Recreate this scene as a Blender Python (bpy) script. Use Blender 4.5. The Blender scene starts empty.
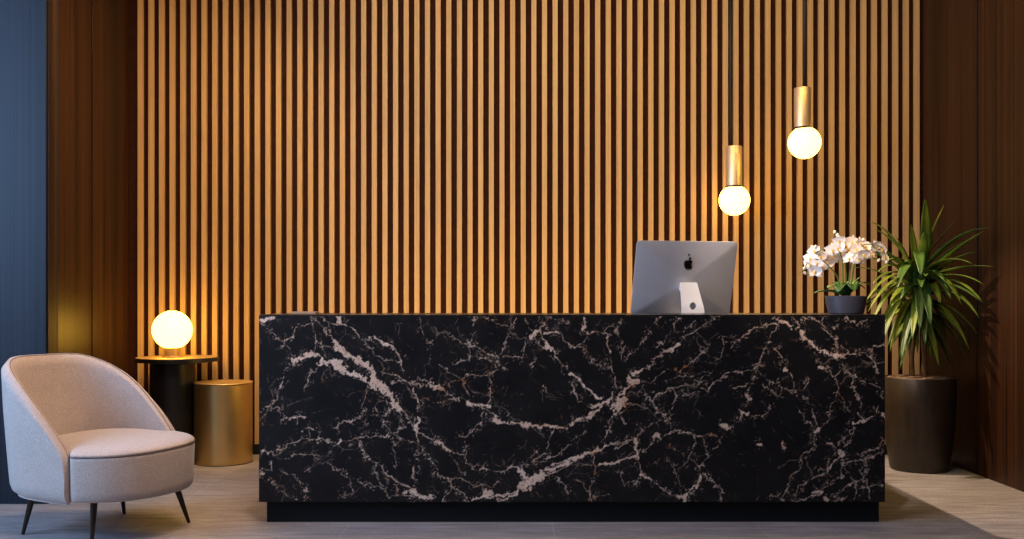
import bpy, bmesh, math, random
import numpy as np
from mathutils import Vector, Matrix, noise as mnoise

random.seed(7)
PI = math.pi
S = bpy.context.scene
C = S.collection
F, CX, HY, CH = 960.0, 512.0, 300.0, 1.168      # focal length (px), centre column, horizon row, eye height


def P(px, py, Y):
    return Vector(((px - CX) * Y / F, Y, CH - (py - HY) * Y / F))


# ---------------------------------------------------------------- materials
def new_mat(name):
    m = bpy.data.materials.new(name)
    m.use_nodes = True
    nt = m.node_tree
    return m, nt, nt.nodes['Principled BSDF']


def ramp(nt, fac, stops):
    r = nt.nodes.new('ShaderNodeValToRGB')
    els = r.color_ramp.elements
    while len(els) < len(stops):
        els.new(0.5)
    for e, (p, c) in zip(els, stops):
        e.position = p
        e.color = (*c, 1) if len(c) == 3 else c
    nt.links.new(fac, r.inputs[0])
    return r.outputs[0]


def coords(nt, scale, kind='Object'):
    tc = nt.nodes.new('ShaderNodeTexCoord')
    mp = nt.nodes.new('ShaderNodeMapping')
    mp.inputs['Scale'].default_value = scale
    nt.links.new(tc.outputs[kind], mp.inputs[0])
    return mp.outputs[0]


def noise_tex(nt, vec, scale, detail=4, rough=0.55, dist=0.0):
    n = nt.nodes.new('ShaderNodeTexNoise')
    n.inputs['Scale'].default_value = scale
    n.inputs['Detail'].default_value = detail
    n.inputs['Roughness'].default_value = rough
    n.inputs['Distortion'].default_value = dist
    if vec is not None:
        nt.links.new(vec, n.inputs['Vector'])
    return n.outputs[0]


def bump(nt, bsdf, h, strength, dist=0.01):
    b = nt.nodes.new('ShaderNodeBump')
    b.inputs['Strength'].default_value = strength
    b.inputs['Distance'].default_value = dist
    nt.links.new(h, b.inputs['Height'])
    nt.links.new(b.outputs[0], bsdf.inputs['Normal'])


def simple(name, col, rough=0.5, metal=0.0, var=0.0, nscale=20, spec=0.5, bmp=0.0):
    m, nt, b = new_mat(name)
    b.inputs['Roughness'].default_value = rough
    b.inputs['Metallic'].default_value = metal
    b.inputs['Specular IOR Level'].default_value = spec
    v = coords(nt, (1, 1, 1))
    n = noise_tex(nt, v, nscale)
    lo = tuple(max(0, c * (1 - var)) for c in col)
    hi = tuple(min(1, c * (1 + var)) for c in col)
    nt.links.new(ramp(nt, n, [(0.3, lo), (0.7, hi)]), b.inputs['Base Color'])
    if bmp:
        bump(nt, b, n, bmp, 0.003)
    return m


def wood(name, dark, light, scale=(60, 60, 1.2), rough=0.45, spec=0.5, bmp=0.1, coat=0.0, r0=0.45, r1=1.0):
    m, nt, b = new_mat(name)
    v = coords(nt, scale)
    n = noise_tex(nt, v, 1.0, 6, 0.65, 0.3)
    n2 = noise_tex(nt, coords(nt, tuple(s * 0.12 for s in scale)), 1.0, 3)
    mx = nt.nodes.new('ShaderNodeMath')
    mx.operation = 'MULTIPLY_ADD'
    nt.links.new(n2, mx.inputs[0])
    mx.inputs[1].default_value = 0.5
    nt.links.new(n, mx.inputs[2])
    nt.links.new(ramp(nt, mx.outputs[0], [(r0, dark), (r1, light)]), b.inputs['Base Color'])
    b.inputs['Roughness'].default_value = rough
    b.inputs['Specular IOR Level'].default_value = spec
    b.inputs['Coat Weight'].default_value = coat
    b.inputs['Coat Roughness'].default_value = 0.3
    bump(nt, b, n, bmp, 0.002)
    return m


def emissive(name, col, strength):
    m, nt, b = new_mat(name)
    b.inputs['Base Color'].default_value = (0.25, 0.24, 0.20, 1)
    b.inputs['Emission Color'].default_value = (*col, 1)
    b.inputs['Emission Strength'].default_value = strength
    b.inputs['Roughness'].default_value = 0.3
    return m


def marble(name, rough=0.42, spec=0.25):
    m, nt, b = new_mat(name)
    v = coords(nt, (1, 1, 1))
    warp = nt.nodes.new('ShaderNodeTexNoise')
    warp.inputs['Scale'].default_value = 3.0
    warp.inputs['Detail'].default_value = 5
    nt.links.new(v, warp.inputs['Vector'])
    mixv = nt.nodes.new('ShaderNodeVectorMath')
    mixv.operation = 'MULTIPLY_ADD'
    nt.links.new(warp.outputs['Color'], mixv.inputs[0])
    mixv.inputs[1].default_value = (0.35, 0.35, 0.35)
    nt.links.new(v, mixv.inputs[2])

    def cells(scale, width):
        vo = nt.nodes.new('ShaderNodeTexVoronoi')
        vo.feature = 'DISTANCE_TO_EDGE'
        vo.inputs['Scale'].default_value = scale
        nt.links.new(mixv.outputs[0], vo.inputs['Vector'])
        return ramp(nt, vo.outputs['Distance'], [(0.0, (1, 1, 1)), (width, (0, 0, 0))])

    def mul(a, bb):
        q = nt.nodes.new('ShaderNodeMath')
        q.operation = 'MULTIPLY'
        nt.links.new(a, q.inputs[0])
        nt.links.new(bb, q.inputs[1])
        return q.outputs[0]

    def mxx(a, bb):
        q = nt.nodes.new('ShaderNodeMath')
        q.operation = 'MAXIMUM'
        nt.links.new(a, q.inputs[0])
        nt.links.new(bb, q.inputs[1])
        return q.outputs[0]
    gate1 = ramp(nt, noise_tex(nt, v, 5.5, 4, 0.7), [(0.52, (0, 0, 0)), (0.66, (0.30, 0.30, 0.30))])
    gate2 = ramp(nt, noise_tex(nt, v, 14.0, 4, 0.75), [(0.54, (0, 0, 0)), (0.70, (0.30, 0.30, 0.30))])
    f1 = mul(cells(4.5, 0.018), gate1)
    f2 = mul(cells(11.0, 0.03), gate2)
    at = nt.nodes.new('ShaderNodeAttribute')
    at.attribute_name = 'vein'
    # fine crumbly edge on the traced veins
    crumb = ramp(nt, noise_tex(nt, v, 130.0, 3, 0.7), [(0.33, (0.25, 0.25, 0.25)), (0.52, (1, 1, 1))])
    mask = mxx(mxx(f1, f2), mul(at.outputs['Fac'], crumb))
    base = ramp(nt, noise_tex(nt, v, 6.0, 5, 0.65), [(0.3, (0.0030, 0.0028, 0.0032)), (0.75, (0.010, 0.0088, 0.0088))])
    rust = ramp(nt, noise_tex(nt, v, 7.0, 3, 0.6), [(0.42, (0.66, 0.49, 0.385)), (0.60, (0.58, 0.40, 0.29)), (0.72, (0.50, 0.20, 0.06))])
    mx = nt.nodes.new('ShaderNodeMix')
    mx.data_type = 'RGBA'
    nt.links.new(mask, mx.inputs[0])
    nt.links.new(base, mx.inputs[6])
    nt.links.new(rust, mx.inputs[7])
    nt.links.new(mx.outputs[2], b.inputs['Base Color'])
    b.inputs['Roughness'].default_value = rough
    b.inputs['Specular IOR Level'].default_value = spec
    return m


def floor_mat():
    m, nt, b = new_mat('grey_floor_tile')
    v = coords(nt, (1, 1, 1))
    br = nt.nodes.new('ShaderNodeTexBrick')
    br.offset = 0.0
    br.inputs['Scale'].default_value = 1.0
    br.inputs['Brick Width'].default_value = 1.06
    br.inputs['Row Height'].default_value = 0.53
    br.inputs['Mortar Size'].default_value = 0.004
    br.inputs['Mortar Smooth'].default_value = 0.3
    br.inputs['Color1'].default_value = (0.92, 0.92, 0.92, 1)
    br.inputs['Color2'].default_value = (1.08, 1.08, 1.08, 1)
    br.inputs['Mortar'].default_value = (1.3, 1.3, 1.3, 1)
    mp = nt.nodes.new('ShaderNodeMapping')
    mp.inputs['Location'].default_value = (1.91, -0.25, 0)
    nt.links.new(v, mp.inputs[0])
    nt.links.new(mp.outputs[0], br.inputs['Vector'])
    st = noise_tex(nt, coords(nt, (3.0, 26.0, 1)), 1.0, 8, 0.7, 0.4)
    sp = noise_tex(nt, v, 60.0, 4, 0.7)
    ad = nt.nodes.new('ShaderNodeMath')
    ad.operation = 'MULTIPLY_ADD'
    nt.links.new(sp, ad.inputs[0])
    ad.inputs[1].default_value = 0.5
    nt.links.new(st, ad.inputs[2])
    col = ramp(nt, ad.outputs[0], [(0.52, (0.13, 0.117, 0.117)), (0.76, (0.255, 0.23, 0.23)), (0.98, (0.40, 0.37, 0.365))])
    mx = nt.nodes.new('ShaderNodeMix')
    mx.data_type = 'RGBA'
    mx.blend_type = 'MULTIPLY'
    mx.inputs[0].default_value = 1.0
    nt.links.new(col, mx.inputs[6])
    nt.links.new(br.outputs['Color'], mx.inputs[7])
    nt.links.new(mx.outputs[2], b.inputs['Base Color'])
    b.inputs['Roughness'].default_value = 0.5
    bump(nt, b, ad.outputs[0], 0.12, 0.004)
    return m


def fabric_mat(name, lo, hi):
    m, nt, b = new_mat(name)
    v = coords(nt, (1, 1, 1))
    n = noise_tex(nt, v, 250.0, 3, 0.7)
    n2 = noise_tex(nt, v, 12.0, 3)
    ad = nt.nodes.new('ShaderNodeMath')
    ad.operation = 'MULTIPLY_ADD'
    nt.links.new(n2, ad.inputs[0])
    ad.inputs[1].default_value = 0.10
    nt.links.new(n, ad.inputs[2])
    nt.links.new(ramp(nt, ad.outputs[0], [(0.38, lo), (0.72, hi)]), b.inputs['Base Color'])
    b.inputs['Roughness'].default_value = 0.95
    b.inputs['Specular IOR Level'].default_value = 0.15
    b.inputs['Sheen Weight'].default_value = 0.25
    b.inputs['Sheen Roughness'].default_value = 0.5
    bump(nt, b, n, 0.25, 0.002)
    return m


def leaf_mat(name, lo, hi, rough=0.42):
    m, nt, b = new_mat(name)
    v = coords(nt, (1, 1, 1))
    n = noise_tex(nt, v, 7.0, 3)
    nt.links.new(ramp(nt, n, [(0.35, lo), (0.7, hi)]), b.inputs['Base Color'])
    b.inputs['Roughness'].default_value = rough
    return m


M = dict(
    slat=wood('oak_slat', (0.385, 0.232, 0.10), (0.575, 0.362, 0.165), (90, 90, 1.6), 0.55, 0.3, 0.08),
    backing=simple('dark_backing_board', (0.030, 0.0085, 0.004), 0.8, var=0.2, spec=0.1),
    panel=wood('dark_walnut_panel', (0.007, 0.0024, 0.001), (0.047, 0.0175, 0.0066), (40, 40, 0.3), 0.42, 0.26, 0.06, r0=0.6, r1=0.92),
    daylit_panel=wood('daylight_blue_panel', (0.004, 0.006, 0.011), (0.015, 0.0195, 0.031), (60, 60, 0.3), 0.5, 0.25, 0.06, r0=0.55, r1=0.95),  # dark wood with the blue of the daylight mixed into its colour
    black=simple('matt_black', (0.006, 0.006, 0.006), 0.6, spec=0.2),
    plaster=simple('pale_plaster', (0.55, 0.52, 0.49), 0.9, var=0.03),
    frontwall=simple('taupe_plaster', (0.30, 0.27, 0.25), 0.9, var=0.03),
    floor=floor_mat(),
    marble=marble('black_veined_marble'),
    marble_polished=marble('black_veined_marble_polished', 0.26, 0.8),
    fabric=fabric_mat('greige_fabric', (0.27, 0.215, 0.19), (0.52, 0.425, 0.375)),
    seam=simple('brown_seam', (0.13, 0.095, 0.085), 0.9),
    bronze_leg=simple('dark_bronze', (0.05, 0.035, 0.028), 0.35, 0.8),
    brass=simple('brushed_brass', (0.74, 0.50, 0.20), 0.38, 1.0, var=0.06, nscale=8),
    brass_top=simple('polished_brass_top', (0.80, 0.53, 0.20), 0.5, 0.8, var=0.05),
    pend_brass=simple('satin_brass', (0.80, 0.62, 0.42), 0.48, 0.85, var=0.03),
    dark_lac=simple('black_lacquer', (0.008, 0.007, 0.007), 0.35),
    bronze_top=simple('bronze_table_top', (0.42, 0.27, 0.14), 0.42, 0.45, var=0.1),
    globe=emissive('opal_globe', (1.0, 0.54, 0.062), 13),
    globe2=emissive('opal_pendant_globe', (1.0, 0.55, 0.085), 9.5),
    cord=simple('black_cord', (0.006, 0.005, 0.005), 0.7),
    alu=simple('silver_aluminium', (0.52, 0.52, 0.56), 0.45, 0.4, var=0.02),
    alu_stand=simple('light_aluminium', (0.88, 0.87, 0.86), 0.5, 0.1, var=0.02),
    gloss=simple('glossy_black', (0.004, 0.004, 0.004), 0.25),
    pot_grey=simple('slate_glaze', (0.055, 0.055, 0.07), 0.35, var=0.1),
    pot_dark=wood('dark_bronze_planter', (0.008, 0.0055, 0.004), (0.030, 0.019, 0.013), (30, 30, 6), 0.42, 0.5, 0.1),
    soil=simple('pebble_soil', (0.16, 0.10, 0.065), 0.95, var=0.6, nscale=60, bmp=0.6),
    stem=simple('woody_stem', (0.16, 0.10, 0.045), 0.8, var=0.3),
    gstem=simple('green_stem', (0.10, 0.16, 0.025), 0.5, var=0.2),
    leaf=leaf_mat('glossy_green_leaf', (0.055, 0.10, 0.006), (0.19, 0.25, 0.022)),
    leaf_dark=leaf_mat('deep_green_leaf', (0.025, 0.065, 0.010), (0.07, 0.14, 0.02)),
    oleaf=leaf_mat('orchid_leaf_green', (0.03, 0.09, 0.012), (0.09, 0.20, 0.03)),
    petal=simple('white_petal', (0.95, 0.85, 0.78), 0.6, var=0.05, nscale=40, spec=0.2),
    lip=simple('yellow_lip', (0.85, 0.52, 0.04), 0.5, var=0.1),
    bud=simple('cream_bud', (0.75, 0.70, 0.52), 0.6, var=0.1),
    wood_tray=wood('tan_tray_wood', (0.28, 0.16, 0.09), (0.45, 0.28, 0.17), (4, 60, 60), 0.5),
    frame=simple('dark_window_frame', (0.03, 0.03, 0.035), 0.5),
)

# ---------------------------------------------------------------- builders
def add_box(bm, x0, x1, y0, y1, z0, z1):
    vs = [bm.verts.new(p) for p in ((x0, y0, z0), (x1, y0, z0), (x1, y1, z0), (x0, y1, z0),
                                    (x0, y0, z1), (x1, y0, z1), (x1, y1, z1), (x0, y1, z1))]
    for f in ((3, 2, 1, 0), (4, 5, 6, 7), (0, 1, 5, 4), (1, 2, 6, 5), (2, 3, 7, 6), (3, 0, 4, 7)):
        bm.faces.new([vs[i] for i in f])


def box(*a):
    bm = bmesh.new()
    add_box(bm, *a)
    return bm


def lathe(profile, seg=48, closed=False, cx=0, cy=0):
    """profile: list of (r, z) from bottom to top; r == 0 gives a pole."""
    bm = bmesh.new()
    rings = []
    for r, z in profile:
        if r < 1e-6:
            rings.append([bm.verts.new((cx, cy, z))])
        else:
            rings.append([bm.verts.new((cx + r * math.cos(2 * PI * i / seg), cy + r * math.sin(2 * PI * i / seg), z)) for i in range(seg)])
    prs = list(zip(rings, rings[1:]))
    if closed:
        prs.append((rings[-1], rings[0]))
    for a, b in prs:
        for i in range(seg):
            j = (i + 1) % seg
            if len(a) == 1 and len(b) == 1:
                continue
            if len(a) == 1:
                bm.faces.new((a[0], b[j], b[i]))
            elif len(b) == 1:
                bm.faces.new((a[i], a[j], b[0]))
            else:
                bm.faces.new((a[i], a[j], b[j], b[i]))
    bmesh.ops.recalc_face_normals(bm, faces=bm.faces)
    return bm


def loft(rings, cap=True):
    bm = bmesh.new()
    vr = [[bm.verts.new(p) for p in r] for r in rings]
    n = len(vr[0])
    for a, b in zip(vr, vr[1:]):
        for i in range(n):
            j = (i + 1) % n
            bm.faces.new((a[i], a[j], b[j], b[i]))
    if cap:
        bm.faces.new(vr[0][::-1])
        bm.faces.new(vr[-1])
    bmesh.ops.recalc_face_normals(bm, faces=bm.faces)
    return bm


def tube(pts, rad, seg=10, bm=None):
    if bm is None:
        bm = bmesh.new()
    pts = [Vector(p) for p in pts]
    n = len(pts)
    rads = rad if isinstance(rad, (list, tuple)) else [rad] * n
    rings = []
    up = Vector((0.123, 0.456, 0.88)).normalized()
    prev = None
    for i, p in enumerate(pts):
        t = (pts[min(i + 1, n - 1)] - pts[max(i - 1, 0)]).normalized()
        if prev is None:
            a = t.cross(up)
            if a.length < 0.05:
                a = t.cross(Vector((1, 0, 0)))
        else:
            a = prev - t * prev.dot(t)
        a.normalize()
        prev = a
        b = t.cross(a)
        rings.append([bm.verts.new(p + (a * math.cos(2 * PI * k / seg) + b * math.sin(2 * PI * k / seg)) * rads[i]) for k in range(seg)])
    for a, b in zip(rings, rings[1:]):
        for k in range(seg):
            bm.faces.new((a[k], a[(k + 1) % seg], b[(k + 1) % seg], b[k]))
    bm.faces.new(rings[0][::-1])
    bm.faces.new(rings[-1])
    bmesh.ops.recalc_face_normals(bm, faces=bm.faces)
    return bm


def obj(name, bm, m, parent=None, smooth=False, bevel=0.0, world=False, auto=None):
    me = bpy.data.meshes.new(name)
    if world and parent is not None:
        bmesh.ops.translate(bm, verts=bm.verts, vec=-Vector(parent.location))
    bm.to_mesh(me)
    bm.free()
    o = bpy.data.objects.new(name, me)
    C.objects.link(o)
    me.materials.append(M[m] if isinstance(m, str) else m)
    if parent is not None:
        o.parent = parent
    if bevel:
        md = o.modifiers.new('bevel', 'BEVEL')
        md.width = bevel
        md.segments = 3
        md.limit_method = 'ANGLE'
        md.angle_limit = math.radians(35)
    if smooth:
        for p in me.polygons:
            p.use_smooth = True
        if auto:
            sharp_edges(me, math.radians(auto))
    return o


def sharp_edges(me, ang):
    bm = bmesh.new()
    bm.from_mesh(me)
    for e in bm.edges:
        if len(e.link_faces) == 2 and e.calc_face_angle(0) > ang:
            e.smooth = False
    bm.to_mesh(me)
    bm.free()


def thing(name, label, cat, loc=(0, 0, 0), rotz=0, group=None):
    o = bpy.data.objects.new(name, None)
    o.empty_display_size = 0.1
    C.objects.link(o)
    o.location = loc
    o.rotation_euler = (0, 0, rotz)
    o['label'] = label
    o['category'] = cat
    if group:
        o['group'] = group
    return o


def tag(o, label, cat, group=None):
    o['label'] = label
    o['category'] = cat
    if group:
        o['group'] = group
    return o


def struct(name, bm, m, parent=None, **k):
    o = obj(name, bm, m, parent, **k)
    o['kind'] = 'structure'
    return o


# ---------------------------------------------------------------- room shell
YB = 7.30                                   # back wall board
YS0, YS1 = 7.262, 7.285                      # slat depth
XL, XR, ZC = -2.90, 3.11, 3.75
YP = 5.496                                  # pillar face, tinted with blue daylight
XPL = -4.6                                  # left wall of the wider front part
YF = -3.0

struct('floor', box(XPL - 0.15, XR + 0.15, YF - 0.15, YB + 0.15, -0.1, 0.0), 'floor')
struct('ceiling', box(XPL - 0.15, XR + 0.15, YF - 0.15, YB + 0.15, ZC, ZC + 0.1), 'plaster')

wb = struct('wall_back', box(XL - 0.15, XR + 0.15, YB - 0.01, YB + 0.15, 0, ZC), 'backing')
pitch = 10.645 * YS0 / F
x0 = (137.6 - CX) * YS0 / F
bm = bmesh.new()
for i in range(74):
    xa = x0 + i * pitch
    add_box(bm, xa, xa + 0.0372, YS0, YS1 + 0.005, 0.075, ZC)
sl = obj('slats', bm, 'slat', wb)
struct('baseboard_back', box(XL, XR, YS0 - 0.006, YB - 0.005, 0, 0.078), 'black', bevel=0.003)

# left walnut wall: two panels with shadow gaps between them
struct('wall_left', box(XL - 0.15, XL - 0.02, YP + 0.14, YB, 0, ZC), 'black')
for i, (ya, yb) in enumerate(((YP + 0.15, 6.066), (6.088, 6.617), (6.639, YB - 0.03))):
    struct('trim_%d' % (i + 1), box(XL - 0.02, XL, ya, yb, 0, ZC), 'panel', bevel=0.002)
# pillar: face with blue daylight in its colour and short walnut return
struct('wall_front_left', box(XPL, -2.668, YP, YP + 0.15, 0, ZC), 'daylit_panel', bevel=0.003)
struct('trim_4', box(-2.6682, -2.660, YP + 0.012, YP + 0.105, 0, ZC), 'panel')
# right walnut wall
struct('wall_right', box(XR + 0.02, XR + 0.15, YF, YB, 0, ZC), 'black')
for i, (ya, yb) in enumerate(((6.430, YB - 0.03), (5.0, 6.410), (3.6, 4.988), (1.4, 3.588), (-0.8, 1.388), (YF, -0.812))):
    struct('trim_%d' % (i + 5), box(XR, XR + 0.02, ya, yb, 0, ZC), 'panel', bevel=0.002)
# wide window in the left wall of the front part, and the wall behind the camera
WY0, WY1, WZ0, WZ1 = 0.9, 4.7, 1.0, 3.5
bm = bmesh.new()
add_box(bm, XPL - 0.15, XPL, YF, WY0, 0, ZC)
add_box(bm, XPL - 0.15, XPL, WY1, YP + 0.15, 0, ZC)
add_box(bm, XPL - 0.15, XPL, WY0, WY1, 0, WZ0)
add_box(bm, XPL - 0.15, XPL, WY0, WY1, WZ1, ZC)
struct('wall_far_left', bm, 'frontwall')
w = bpy.data.objects.new('window_1', None)
C.objects.link(w)
w.location = (XPL - 0.08, (WY0 + WY1) / 2, WZ0)
w['kind'] = 'structure'
bm = bmesh.new()
xa, xb = XPL - 0.11, XPL - 0.05
for a, b in ((WY0, WY0 + 0.06), (WY1 - 0.06, WY1), (2.13, 2.19), (3.41, 3.47)):
    add_box(bm, xa, xb, a, b, WZ0, WZ1)
for a, b in ((WZ0, WZ0 + 0.06), (WZ1 - 0.06, WZ1)):
    add_box(bm, xa, xb, WY0 + 0.06, WY1 - 0.06, a, b)
obj('window_frame', bm, 'frame', w, world=True)
struct('wall_behind_camera', box(XPL - 0.15, XR + 0.15, YF - 0.15, YF, 0, ZC), 'frontwall')


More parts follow.
